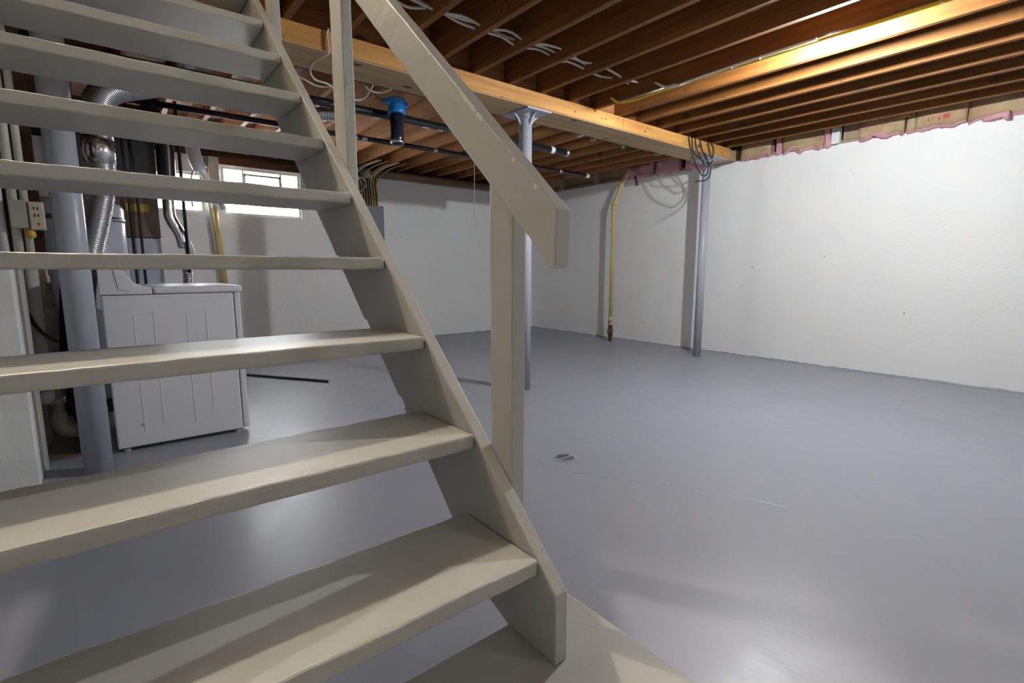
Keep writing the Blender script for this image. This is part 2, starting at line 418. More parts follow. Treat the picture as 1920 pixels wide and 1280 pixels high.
# ------------------------------------------------------------------ steel poles
def pole(x, y, label, r=.0525, gus=True, name='steel_pole'):
    t = thing(name, label, 'pole', (x, y, 0), 'steel poles under the beam')
    MB().lathe([(r, .004), (r, BZ0-.012)], (x, y, 0), 32).build('shaft', pole_paint, t)
    MB().lathe([(r*.86, 0), (r*.86, .0045)], (x, y, 0), 24).build('foot', black_iron, t)
    MB().box(x-.15, x+.155, y-.11, y+.13, BZ0-.012, BZ0-.0005, .002).build('top_plate', pole_paint, t)
    if gus:
        g = MB()
        for dx, dy in ((1, 0), (-1, 0), (0, 1), (0, -1)):
            w = .004; L = .075; h = .085
            pts = [(r*.8, BZ0-.012), (r+L, BZ0-.012), (r+L*.45, BZ0-.012-h*.35), (r*1.0, BZ0-.012-h)]
            if dx: g.prism([(x+dx*a, z) for a, z in pts], 1, y-w, y+w)
            else: g.prism([(y+dy*a, z) for a, z in pts], 0, x-w, x+w)
        # flared collar sheets between the webs
        g.lathe([(r+.0005, BZ0-.012-.085), (r+.012, BZ0-.06), (r+.05, BZ0-.016), (r+.052, BZ0-.0125), (r*.5, BZ0-.0125)], (x, y, 0), 4)
        g.build('flared_bracket', pole_paint, t)
    return t
pole(-3.112, 2.645, 'blue-grey steel pole with flared top, behind the newel post of the stairs', .050)
pole(-3.105, 5.235, 'blue-grey steel pole close to the right wall with black cables hanging beside it', .043, False)
pole(-3.105, -.095, 'thick blue-grey steel pole seen between the treads beside the white dryer', .058, False)

# ------------------------------------------------------------------ staircase
N1 = (-.720, .654, .386); RUN, RISE, TT, DEP = .22869, .21, .0345, .268
YS0, YS1 = .654, .687; YLS = -.30
st = thing('staircase', 'open-riser wooden staircase painted grey beige, with board stringers and handrail', 'staircase', (-.72, .2, .1756))
SL = RISE/RUN
def front_z(x): return .378 + SL*(N1[0]-x)
VT = .345
def stringer(y0, y1, name='stringer'):
    xt = -3.02
    pts = [(-.667, .1756), (-.667, front_z(-.667))]
    pts.append((xt, front_z(xt))); pts.append((xt, front_z(xt)-VT))
    xk = N1[0] - (front_z(N1[0])-VT-.215)/(-SL)*-1
    def back_x(z): return N1[0] - (z - (front_z(N1[0])-VT))/SL
    for k in range(11, 1, -1):
        zk = N1[2]+(k-1)*RISE
        if back_x(zk) < xt+.05: continue
        for z, dx in ((zk+.016, 0), (zk+.014, .016), (zk-.012, .016), (zk-.016, 0)): pts.append((back_x(z)+dx, z))
    # back edge down to a little above the landing, then the cut-off corner
    zb = .205; xb = N1[0] - (zb - (front_z(N1[0])-VT))/SL
    pts += [(xb, zb), (-.822, .1756)]
    mb = MB().prism(pts[::-1], 1, y0, y1, .003)
    d = Vector((-1, 0, SL)).normalized()
    for i in range(1, 50):
        co = Vector((-.667, 0, .17)) + d*(3.35*i/50)
        bmesh.ops.bisect_plane(mb.bm, geom=mb.bm.verts[:]+mb.bm.edges[:]+mb.bm.faces[:], plane_co=co, plane_no=d)
    for v in mb.bm.verts:
        if v.co.z > .3:
            w = mnoise.noise_vector(v.co*7)*.0015 + mnoise.noise_vector(v.co*33)*.0007; v.co += w
    return mb.build(name, stair_paint, st)
stringer(YS0, YS1); stringer(YLS-.035, YLS)
for k in range(1, 12):
    x1 = N1[0]-(k-1)*RUN; z1 = N1[2]+(k-1)*RISE
    if z1 > ZT+.02: break
    mb = rough_board(x1-DEP, x1, YLS+.0005, YS0-.0018, z1-TT, z1, 1, .0020, .0055, 60)
    mb.build('tread', stair_paint, st)
# handrail, its lower end cut plumb with a nibbled corner
ry0, ry1 = .650, .6865
def rz_top(x): return 1.090 + .912*(-.675-x)
def rz_bot(x): return .972 + .912*(-.675-x)
xt = -2.35
pts = [(-.676, rz_top(-.676)), (xt, rz_top(xt)), (xt, rz_bot(xt)), (-.715, rz_bot(-.715)), (-.694, .986), (-.684, .983), (-.677, .992)]
hb = MB().prism(pts, 1, ry0, ry1, .003)
d = Vector((-1, 0, .912)).normalized()
for i in range(1, 60):
    co = Vector((-.72, 0, 1.0)) + d*(2.3*i/60)
    bmesh.ops.bisect_plane(hb.bm, geom=hb.bm.verts[:]+hb.bm.edges[:]+hb.bm.faces[:], plane_co=co, plane_no=d)
for v in hb.bm.verts: v.co += mnoise.noise_vector(v.co*11)*.0014 + mnoise.noise_vector(v.co*45)*.0008
hb.build('handrail', stair_paint, st)
wf = random.Random(5)
for k_, (fx_, L_) in enumerate(((-.915, .030), (-.945, .040), (-.972, .034), (-.80, .012), (-1.12, .014), (-.735, .012))):
    fz_ = rz_top(fx_) - .004
    u = Vector((-1, 0, .912)).normalized(); w_ = Vector((.912, 0, 1)).normalized()
    P_ = []
    for a_ in range(9):
        an = 2*math.pi*a_/9; q = Vector((fx_, 0, fz_-.004)) + u*(L_*.5*math.cos(an)) + w_*((.006+wf.random()*.003)*math.sin(an)*.6)
        P_.append((q.x, q.z))
    MB().prism(P_, 1, ry0-.0006, ry0+.002).build('worn_paint_patch', worn_paint, st)
def post(x0, x1, z0, z1):
    return rough_board(x0, x1, .6875, .724, z0, z1, 2, .0012, .003, 30).build('newel_post', stair_paint, st)
post(-.931, -.850, .22, 1.20)
post(-1.850, -1.748, front_z(-1.8)-.30, ZT)
post(-2.645, -2.545, front_z(-2.6)-.30, ZT)

# ------------------------------------------------------------------ dryer
DX1, DX0, DY0, DY1 = -3.335, -4.02, -.015, .625
t = thing('clothes_dryer', 'white clothes dryer standing side-on behind the stair treads', 'dryer', ((DX0+DX1)/2, .3, 0))
zb, zt = .022, .845
body = MB(); body.box(DX0, DX1, DY0, DY1-.035, zb, zt, .008)
body.build('cabinet', white_enamel, t)
MB().box(DX0, DX1+.001, DY1-.032, DY1, zb+.005, zt, .006).build('front_panel', white_enamel, t)
MB().box(DX0-.004, DX1+.004, DY0+.222, DY1+.012, zt+.003, zt+.042, .012).build('top_lid', white_enamel, t)
# sloped control console along the back
MB().prism([(DY0-.005, zt+.003), (DY0-.005, .985), (.035, .995), (.085, .975), (.125, .91), (.165, .888), (.20, .885), (.205, zt+.003)], 0, DX0-.004, DX1+.004, .004).build('control_console', white_enamel, t)
MB().prism([(.045, .975), (.095, .945), (.135, .885), (.10, .868), (.06, .875)], 0, DX1+.0035, DX1+.008, .002).build('console_end_cap', white_enamel, t)
rb = MB()
for (ya, za, zc) in ((.112, .09, .74), (.200, .13, .75), (.350, .11, .74), (.445, .16, .75)):
    rb.box(DX1-.001, DX1+.0016, ya-.004, ya+.004, za, zc, .0012)
rb.box(DX1-.001, DX1+.0016, .112, .200, .745, .752, .0012)
rb.build('pressed_rib', white_enamel, t)
for fx in (DX0+.05, DX1-.03):
    for fy in (DY0+.04, DY1-.06):
        MB().lathe([(.018, 0), (.018, .012), (.01, .014), (.01, .024)], (fx, fy, 0), 14).build('foot', pvc_old, t)
MB().lathe([(.008, 0), (.007, .003)], (DX1+.0, .105, .14), 12, 0).build('screw_cap', beige_plastic, t)

# ------------------------------------------------------------------ water heater, furnace, ducts
hx, hy, hr = -4.62, -.10, .262
t = thing('water_heater', 'pale blue-grey cylindrical tank behind the dryer and the thick steel pole', 'water heater', (hx, hy, .05))
MB().lathe([(hr, .10), (hr, 1.395), (hr-.02, 1.425), (hr-.06, 1.44)], (hx, hy, 0), 48).build('tank', heater_enamel, t)
MB().lathe([(hr+.004, 1.30), (hr+.004, 1.33)], (hx, hy, 0), 48).build('seam_band', galv, t)
MB().lathe([(hr-.03, 0), (hr-.03, .10)], (hx, hy, 0), 32).build('base_ring', rubber, t)
MB().tube([(hx+.1, hy+.1, 1.43), (hx+.1, hy+.1, 1.95), (hx+.15, hy+.2, 2.12)], .011).build('water_pipe', copper, t)
MB().tube([(hx-.05, hy-.1, 1.43), (hx-.05, hy-.1, 2.2)], .011).build('water_pipe', copper, t)
t = thing('furnace', 'brown furnace cabinet with pale lower panel and dark metal plenum, beyond the dryer', 'furnace', (-5.3, .25, 0))
MB().box(-5.60, -5.05, -.22, .405, 1.23, 1.60, .005).build('upper_panel', brown_panel, t)
MB().box(-5.60, -5.055, -.22, .40, .03, 1.225, .005).build('lower_panel', heater_enamel, t)
MB().box(-5.6, -5.06, -.22, .415, 1.605, 2.24, .004).build('plenum', duct_dark, t)
MB().box(-5.049, -5.043, .19, .34, 1.43, 1.49).build('warning_label', yellow_label, t)
for y in (.15, .255): MB().box(-5.058, -5.05, y, y+.012, 1.62, 2.2).build('plenum_seam', galv, t)
for y in (.215, .27): MB().tube([(-5.0, y, .3), (-5.0, y, 1.7), (-5.0, y-.02, 2.24)], .010).build('gas_line', black_iron, t)
t = thing('flue_pipe', 'shiny black flue pipe hanging left of the basement window', 'pipe', (-4.9, .47, 1.6))
MB().tube([(-4.92, .40, 2.26), (-4.92, .42, 2.12), (-4.92, .47, 2.0), (-4.92, .465, 1.62)], .062, 20, spline=True).build('black_section', flue_black, t)
MB().tube([(-4.92, .465, 1.62), (-4.92, .462, 1.42), (-4.92, .48, 1.35), (-4.92, .52, 1.26), (-4.92, .54, 1.15)], .042, 20, spline=True).build('foil_section', chrome, t)
c_ = MB().tube([(-4.84, .555, 2.26), (-4.84, .555, .95)], .012, 12).build('conduit_pipe', flue_black)
tag(c_, 'thin black vertical pipe just right of the shiny flue pipe', 'pipe')
def bellows(pts, r, amp, pitch, n=20):
    p = catmull([Vector(q) for q in pts], 14); out = []; rr = []
    L = 0; prev = p[0]; step = pitch/4; acc = 0; out.append(p[0]); rr.append(r)
    i = 0
    for a, b_ in zip(p, p[1:]):
        seg = (b_-a).length; s_ = step-acc
        while s_ <= seg:
            out.append(a+(b_-a)*(s_/seg)); i += 1; rr.append(r + amp*math.sin(i*math.pi/2)); s_ += step
        acc = seg-(s_-step)
    return MB().tube(out, rr, n)
t = thing('flexible_vent_hose', 'crinkled foil vent hose coming down between the thick pole and the dryer', 'hose', (-3.55, .0, 1.0))
bellows([(-4.0, .52, 2.27), (-3.88, .44, 2.13), (-3.70, .29, 2.02), (-3.60, .16, 1.95), (-3.555, .085, 1.885), (-3.53, .05, 1.79), (-3.53, .045, 1.66)], .066, .0035, .011).build('upper_hose', galv, t)
MB().lathe([(.070, 1.53), (.072, 1.60), (.069, 1.665)], (-3.53, .043, 0), 24).build('foil_tape', chrome, t)
bellows([(-3.53, .043, 1.54), (-3.53, .035, 1.40), (-3.54, .0, 1.24), (-3.55, -.055, 1.03), (-3.57, -.10, .8), (-3.6, -.105, .3)], .062, .0035, .011).build('lower_hose', galv, t)
t = thing('exhaust_pipe', 'white plastic exhaust pipe bending down in front of the small left window', 'pipe', (-5.6, .75, 1.9))
MB().tube([(-5.6, .72, 2.24), (-5.6, .75, 2.08), (-5.6, .765, 1.985), (-5.62, .80, 1.90)], .058, 20, spline=True).build('bend', pvc_white, t)
MB().tube([(-5.62, .79, 1.92), (-5.75, .90, 1.78), (-5.95, 1.02, 1.60)], .032, 16).build('outlet', pvc_white, t)
MB().tube([(-5.62, .77, 1.93), (-5.6, .72, 1.80), (-5.6, .71, 1.55)], .008, 8, spline=True).build('drain_tube', galv, t)
t = thing('wall_pipe', 'cream and yellow stained pipe running down the back wall between the two windows', 'pipe', (-6.38, 1.0, 0))
MB().box(-6.43, -6.36, .985, 1.085, 1.62, 2.17, .006).build('upper_board', pvc, t)
MB().tube([(-6.39, 1.01, 1.66), (-6.39, 1.06, .75)], .032, 14).build('yellow_section', yellow_pipe, t)
MB().tube([(-6.40, .965, 2.15), (-6.40, .965, 1.66), (-6.40, 1.0, 1.1)], .014, 10).build('cream_section', pvc, t)
FL = bpy.data.objects['flue_pipe']
bellows([(-4.9, .552, 1.20), (-4.9, .575, 1.12), (-4.9, .55, 1.02), (-4.9, .54, .8)], .035, .003, .012, 16).build('hose_section', galv, FL)
# sheet metal duct seen high behind the treads
t = thing('silver_duct', 'silver round duct crossing behind the upper treads above the black drain pipes', 'duct', (-4.1, .9, 2.1))
bellows([(-4.15, -.6, 2.15), (-4.15, .2, 2.15), (-4.10, .9, 2.14), (-4.05, 1.45, 2.16), (-4.05, 1.62, 2.26)], .055, .004, .02, 18).build('duct_run', galv, t)

# ------------------------------------------------------------------ utility corner pipes
def pipe(name, pts, r, mat, label, cat='pipe', group=None, spline=False, n=16):
    o = MB().tube(pts, r, n, spline=spline).build(name, mat); return tag(o, label, cat, group)
t = thing('drain_standpipe', 'white plastic drain pipe with rounded end, next to the partition', 'pipe', (-3.6, -.29, .3))
MB().tube([(-3.6, -.285, 1.9), (-3.6, -.29, .33)], .033, 18).build('shaft', pvc, t)
MB().lathe([(.004, .262), (.022, .268), (.036, .29), (.038, .33), (.036, .34)], (-3.6, -.29, 0), 20).build('end_cap', pvc_white, t)
t = thing('sump_drain_pipe', 'stained cream drain pipe with joints and an elbow at the floor', 'pipe', (-3.75, -.27, 0))
MB().tube([(-3.78, -.265, 1.9), (-3.78, -.265, .16)], .036, 18).build('shaft', pvc_old, t)
for z in (.22, .55, .72, .80, .9): MB().lathe([(.041, z), (.041, z+.045)], (-3.78, -.265, 0), 20).build('coupling', pvc_old, t)
MB().tube([(-3.78, -.265, .17), (-3.78, -.262, .11), (-3.78, -.24, .07), (-3.78, -.20, .055), (-3.78, -.15, .05)], .042, 18, spline=True).build('elbow', pvc_old, t)
pipe('drain_hose', [(-3.9, -.16, 1.0), (-3.88, -.20, .6), (-3.86, -.20, .25), (-3.84, -.17, .08), (-3.86, -.11, .04), (-3.92, -.07, .04), (-4.06, -.06, .1)], .022, rubber, 'thick black hose curving down to the floor behind the thick pole', 'hose', None, True)
pipe('loose_cable', [(-3.53, -.32, .78), (-3.54, -.27, .66), (-3.56, -.2, .60), (-3.64, -.15, .66), (-3.7, -.12, .82)], .009, rubber, 'thin black cable looped between the drain pipes and the pole', 'cable', None, True)
o = MB().box(-4.05, -3.42, -.31, -.08, 0, .012, .003).build('dirty_board', dirt)
tag(o, 'dirty brown board on the floor under the drain pipes', 'board')
# conduits and boxes above the partition
for i, (y, z0, z1, r, mt, lb) in enumerate((
    (-.235, 1.03, 1.95, .014, pvc, 'white plastic conduit above the partition, nearest the thick pole'),
    (-.272, 1.03, 2.0, .017, pvc, 'cream conduit above the partition, second from the thick pole'),
    (-.318, 1.03, 2.0, .017, pvc_white, 'white conduit above the partition at the left edge of the view'))):
    pipe('conduit', [(-3.10, y, z0), (-3.10, y, z1), (-3.13, y-.03, 2.16)], r, mt, lb, 'conduit', 'conduits above the partition')
t = thing('outlet_box', 'beige outlet box mounted on the conduits above the partition', 'electrical box', (-3.08, -.24, 1.2))
MB().box(-3.095, -3.05, -.285, -.225, 1.155, 1.275, .006).build('cover', beige_plastic, t)
MB().box(-3.095, -3.045, -.222, -.172, 1.15, 1.27, .005).build('outlet_face', pvc_old, t)
sl = MB()
for z in (1.235, 1.205): sl.box(-3.046, -3.0435, -.206, -.202, z, z+.012).box(-3.046, -3.0435, -.194, -.190, z, z+.012)
sl.build('socket_slots', rubber, t)
MB().box(-3.047, -3.0435, -.198, -.190, 1.168, 1.180, .002).build('red_tag', red_plastic, t)
MB().lathe([(.014, 1.115), (.018, 1.13), (.014, 1.155)], (-3.07, -.225, 0), 12).build('brass_fitting', yellow_label, t)
o = MB().box(-3.20, -3.17, -.62, -.19, 1.03, 2.14, .003).build('backing_board', dark_wood)
tag(o, 'dark wooden backing board behind the conduits above the partition', 'board')
o = MB().box(-3.15, -3.06, -.62, -.345, 1.15, 1.75, .004).build('electrical_panel', duct_dark)
tag(o, 'dark metal electrical panel at the left edge above the partition', 'electrical box')

# ------------------------------------------------------------------ pipes under the rear joists
def pipe_run(name, pts, r, mat, cps, cmat, label, extra=None):
    t = thing(name, label, 'pipe', pts[0])
    MB().tube(pts, r, 16).build('pipe_run', mat, t)
    a, b_ = Vector(pts[0]), Vector(pts[-1])
    for y in cps:
        f = (y-a.y)/(b_.y-a.y); c = a+(b_-a)*f
        MB().lathe([(r*1.05, -.024), (r*1.05, .024)], c, 20, 1).build('coupling_label', cmat, t)
    return t
tt = pipe_run('drain_pipe', [(-3.60, -.9, 2.095), (-3.60, .4, 2.098), (-3.64, 3.60, 2.10)], .030, abs_black, [.75, 1.22, 1.66, 2.06, 2.19, 2.52, 3.42], pvc_white, 'upper black plastic drain pipe with white collars, passing behind the water filter')
MB().lathe([(.038, 0), (.040, .03), (.03, .045), (.01, .05)], (-3.64, 3.595, 2.10), 20, 1).build('end_plug', galv, tt)
tt = pipe_run('drain_pipe', [(-4.33, .1, 2.09), (-4.34, 1.7, 2.095), (-4.34, 4.65, 2.10)], .021, abs_black, [1.78, 1.86, 2.56, 4.22], galv, 'lower thinner black drain pipe running below the rear joists')
MB().lathe([(.026, 0), (.026, .05), (.012, .07)], (-4.34, 4.64, 2.10), 16, 1).build('end_plug', pvc_white, tt)
pipe('water_pipe', [(-3.345, -.8, 2.215), (-3.345, 5.3, 2.215)], .010, copper, 'thin dull copper pipe running tight behind the beam', 'pipe', 'copper pipes behind the beam')
pipe('water_pipe', [(-3.42, -.8, 2.225), (-3.42, 4.6, 2.225)], .010, copper, 'second thin copper pipe, on the window side of the first behind the beam', 'pipe', 'copper pipes behind the beam')
for i, (y, lb) in enumerate(((3.0, 'right of the flared pole'), (3.55, 'above the plugged end of the black pipe'), (4.75, 'near the pink insulation'))):
    o = MB().box(-3.44, -3.36, y, y+.02, 2.195, 2.262, .004).build('pipe_clip', galv)
    tag(o, 'small grey clip on the copper pipes, ' + lb, 'clip', 'pipe clips behind the beam')
t = thing('pink_valve', 'small pink and white valve on the copper pipes behind the beam', 'valve', (-3.40, 3.72, 2.2))
MB().lathe([(.008, -.02), (.02, -.012), (.02, .012), (.008, .02)], (-3.40, 3.72, 2.195), 14, 0).build('valve_wheel', pink, t)
MB().lathe([(.01, 0), (.014, .01), (.014, .025)], (-3.40, 3.75, 2.19), 12).build('valve_body', pvc_white, t)
o = MB().lathe([(.006, -.012), (.022, -.006), (.024, .008), (.008, .014)], (-3.36, 4.12, 2.185), 12, 0).build('green_valve_handle', green_plastic)
tag(o, 'bright green plastic valve handle hanging behind the beam', 'valve handle')
# water filter
fx, fy = -3.50, 1.755
t = thing('water_filter', 'blue-capped water filter with dark clear housing hanging behind the beam', 'water filter', (fx, fy, 2.17))
MB().lathe([(.060, 2.085), (.064, 2.095), (.064, 2.12), (.058, 2.125), (.056, 2.165), (.066, 2.175), (.066, 2.188), (.03, 2.195)], (fx, fy, 0), 24).build('blue_cap', blue_plastic, t)
MB().box(fx-.022, fx+.022, fy-.09, fy+.09, 2.14, 2.18, .008).build('inlet_ports', blue_plastic, t)
MB().lathe([(.02, 1.868), (.040, 1.873), (.046, 1.89), (.048, 2.084)], (fx, fy, 0), 24).build('clear_housing', filt_clear, t)
MB().lathe([(.030, 1.90), (.030, 2.07)], (fx, fy, 0), 20).build('filter_cartridge', abs_black, t)
MB().lathe([(.048, 1.885), (.0505, 1.89), (.0505, 1.898), (.048, 1.903)], (fx, fy, 0), 24).build('bottom_rim', galv, t)
MB().tube([(fx, fy-.09, 2.16), (fx+.02, fy-.16, 2.165), (fx+.07, fy-.2, 2.21)], .009, 10, spline=True).build('feed_pipe', copper, t)
# big brown pipe along the top of the back wall
t = thing('sill_pipe', 'thick weathered brown pipe lying along the top of the back wall', 'pipe', (-6.37, 3.8, 2.19))
MB().tube([(-6.375, 2.75, 2.205), (-6.375, 5.0, 2.205)], .055, 20).build('pipe_run', pipe_wrap, t)
MB().tube([(-6.375, 2.69, 2.19), (-6.375, 2.80, 2.19)], .06, 20).build('end_fitting', pvc_old, t)

# ------------------------------------------------------------------ electrical panel on the back wall with cables
t = thing('grey_electrical_box', 'grey electrical box on the back wall right of the stringer', 'electrical box', (-6.4, 2.8, 1.6))
MB().box(-6.45, -6.36, 2.58, 2.965, 1.33, 1.795, .006).build('enclosure', panel_grey, t)
MB().box(-6.362, -6.352, 2.60, 2.94, 1.35, 1.77, .004).build('door', panel_grey, t)
o = MB().box(-6.449, -6.425, 2.50, 2.90, 1.796, 2.17, .003).build('cable_board', dark_wood); tag(o, 'dark board on the wall above the grey electrical box', 'board')
for i in range(8):
    y = 2.66+i*.034
    top = 2.60+.05*i+random.uniform(-.04, .04)
    mt = (cable_tan, cable_white, yellow_cable, cable_tan)[i % 4] if i != 2 else cable_tan
    o = MB().tube([(-6.40, y, 1.79), (-6.395, y-.005, 1.95), (-6.38, y-.02, 2.08), (-6.33, top-.02, 2.17), (-6.2, top+.05, 2.25), (-6.0, top+.16, 2.30)], .009, 8, spline=True).build('panel_cable', mt)
    tag(o, 'tan cable dropping into the grey electrical box, %s from the left' % ORD[i], 'cable', 'cables above the grey electrical box')
o = MB().tube([(-6.345, 2.60, 1.80), (-6.345, 2.60, 2.27)], .018, 10).build('metal_conduit', galv); tag(o, 'grey metal conduit left of the cables above the electrical box', 'conduit')
o = MB().tube([(-6.34, 2.50, 2.15), (-6.33, 2.55, 2.0), (-6.33, 2.66, 1.96), (-6.33, 2.72, 2.08), (-6.34, 2.6, 2.12), (-6.34, 2.56, 1.9), (-6.35, 2.7, 1.85)], .007, 8, spline=True).build('loose_cable', cable_white)
tag(o, 'off-white cable looped loosely above the grey electrical box', 'cable')

# ------------------------------------------------------------------ cables in the joists
runs = (('nearest the beam', -2.525, .005), ('middle of the three', -2.50, .013), ('farthest from the beam', -2.44, -.004))
for lb, x, dz in runs:
    pts = []
    y = .9
    while y < 3.28:
        pts.append((x + random.uniform(-.022, .022), y, 2.335 + dz + random.uniform(-.022, .012))); y += .15
    o = MB().tube(pts, .0075, 8, spline=True).build('joist_cable', cable_white)
    tag(o, 'off-white cable threaded across the joists, %s' % lb, 'cable', 'cables threaded through the front joists')
o = MB().tube([(-2.9, 2.40, 2.40), (-2.72, 2.37, 2.335), (-2.62, 2.40, 2.325), (-2.54, 2.52, 2.34)], .006, 8, spline=True).build('loose_cable', cable_white)
tag(o, 'thin off-white cable sagging between two joists near the beam', 'cable')
zc = ZJ-.009
t = thing('yellow_cable', 'yellow cable stapled under the joist running past the lit bulb', 'cable', (-1.3, 3.28, zc))
MB().tube([(-2.76, 3.22, ZJ+.03), (-2.70, 3.262, zc+.001), (-2.55, 3.284, zc-.006), (-2.40, 3.283, zc-.003), (-1.95, 3.285, zc-.002), (-1.6, 3.286, zc-.002), (-1.30, 3.285, zc-.002), (-.7, 3.285, zc-.002), (.2, 3.285, zc-.002), (1.5, 3.285, zc-.002)], .0105, 10, spline=True).build('cable_run', yellow_cable, t)
for x in (-2.40, -1.98, -.75): MB().box(x-.004, x+.004, 3.268, 3.292, zc-.011, zc+.004, .001).build('staple', galv, t)
t = thing('white_cable', 'white cable stapled beside the yellow cable and ending at the lit bulb', 'cable', (-1.3, 3.262, zc))
MB().tube([(-2.36, 3.235, ZJ+.04), (-2.28, 3.246, zc), (-2.18, 3.255, zc-.012), (-2.08, 3.260, zc-.004), (-1.7, 3.262, zc+.002), (-1.30, 3.262, zc+.002)], .0085, 10, spline=True).build('cable_run', pvc_white, t)
MB().tube([(-2.7, 3.258, zc), (-2.2, 3.253, zc+.001)], .006, 8).build('cable_run', cable_white, t)
for x in (-2.05, -1.80, -1.62): MB().box(x-.003, x+.003, 3.25, 3.275, zc-.011, zc+.004, .001).build('staple', galv, t)
# wires on and behind the beam
pipe('beam_wire', [(-2.945, 1.085, 2.285), (-2.944, 1.074, 2.25), (-2.944, 1.08, 2.165), (-3.0, 1.066, 2.152), (-3.12, 1.055, 2.156), (-3.25, 1.075, 2.15), (-3.30, 1.12, 2.125), (-3.31, 1.20, 2.12), (-3.40, 1.32, 2.11), (-3.43, 1.42, 2.10), (-3.40, 1.48, 2.12), (-3.25, 1.47, 2.155)], .0055, cable_white, 'thin off-white wire wrapped over the beam left of the tall newel post', 'wire', None, True, 8)
pipe('hanging_wire', [(-3.36, .96, 2.17), (-3.385, 1.04, 2.155), (-3.42, 1.12, 2.145), (-3.46, 1.19, 2.145), (-3.42, 1.27, 2.15), (-3.36, 1.35, 2.17)], .0055, cable_white, 'off-white wire sagging behind the beam beside the stringer', 'wire', None, True, 8)
pipe('hanging_wire', [(-3.30, 1.44, 2.158), (-3.344, 1.49, 2.152), (-3.326, 1.56, 2.148), (-3.25, 1.60, 2.16)], .006, cable_white, 'off-white wire ending above the blue water filter', 'wire', None, True, 8)
pipe('bay_wire', [(-2.62, .93, 2.50), (-2.60, .95, 2.42), (-2.62, 1.0, 2.375), (-2.55, 1.06, 2.40), (-2.46, 1.12, 2.44), (-2.42, 1.18, 2.49)], .007, cable_white, 'off-white cable hanging in a loop in the joist bay left of the tall newel post', 'wire', None, True, 8)
pipe('pull_string', [(-3.2, 2.215, 2.166), (-3.2, 2.223, 1.8), (-3.2, 2.221, 1.30)], .0012, cable_white, 'thin white pull string hanging left of the handrail end', 'string', None, False, 6)
blk = [
 ([(-2.94, 4.60, 2.285), (-2.935, 4.62, 2.20), (-2.92, 4.67, 2.07), (-2.92, 4.75, 1.985), (-2.92, 4.86, 1.925), (-2.92, 4.95, 1.97), (-2.93, 4.94, 2.09), (-2.94, 4.9, 2.16)], 'forming the lowest loop'),
 ([(-2.94, 4.72, 2.29), (-2.935, 4.73, 2.20), (-2.92, 4.79, 2.10), (-2.92, 4.88, 2.03), (-2.93, 4.98, 2.04), (-2.94, 5.06, 2.10)], 'forming the short upper loop'),
 ([(-2.94, 4.80, 2.285), (-2.93, 4.85, 2.16), (-2.91, 4.92, 2.07), (-2.90, 4.965, 1.98), (-2.90, 4.90, 1.89), (-2.90, 4.70, 1.85)], 'with its free end sticking out to the left'),
 ([(-2.94, 4.66, 2.28), (-2.94, 4.70, 2.14), (-2.95, 4.86, 2.09), (-2.99, 5.0, 2.08), (-3.0, 5.12, 2.10)], 'running towards the pole top'),
 ([(-2.94, 4.95, 2.285), (-2.93, 4.97, 2.20), (-2.93, 5.03, 2.12), (-2.93, 5.05, 2.22), (-2.94, 5.0, 2.28)], 'looped just left of the pole plate')]
for pts, lb in blk:
    pipe('black_cable', pts, .006, rubber, 'black cable hanging beside the right pole, ' + lb, 'cable', 'black cables by the right pole', True, 8)

# ------------------------------------------------------------------ yellow gas riser with valve at the right wall
t = thing('yellow_pipe', 'yellow plastic riser pipe near the right wall with a rusty valve at the floor', 'pipe', (-4.54, 5.40, 0))
px_, py_ = -4.525, 5.40
MB().tube([(-4.33, 5.44, 2.24), (-4.41, 5.42, 2.10), (-4.49, 5.405, 1.90), (-4.52, 5.40, 1.84), (px_, py_, 1.78), (px_, py_, .29)], .026, 16).build('riser', yellow_pipe, t)
for z in (1.76, .27): MB().lathe([(.033, z), (.033, z+.07)], (px_, py_, 0), 18).build('coupling', yellow_pipe, t)
MB().tube([(-4.50, 5.402, 1.88), (-4.524, 5.40, 1.83)], .033, 14).build('elbow', yellow_pipe, t)
MB().lathe([(.028, .21), (.036, .225), (.036, .27)], (px_, py_, 0), 12).build('nut', galv, t)
MB().lathe([(.022, .0), (.022, .05), (.034, .07), (.036, .15), (.026, .21)], (px_, py_, 0), 12).build('valve_body', rust, t)
MB().lathe([(.012, 0), (.045, .01), (.048, .022), (.018, .032)], (px_+.03, py_-.07, .14), 16, 0).tube([(px_, py_-.01, .14), (px_+.045, py_-.07, .14)], .012, 8).build('valve_wheel', rust, t)
o = MB().tube([(-4.35, 5.60, 2.20), (-4.32, 5.62, 2.08)], .012, 8).build('pipe_stub', rust); tag(o, 'short dark stub hanging from the sill beside the yellow pipe', 'pipe')

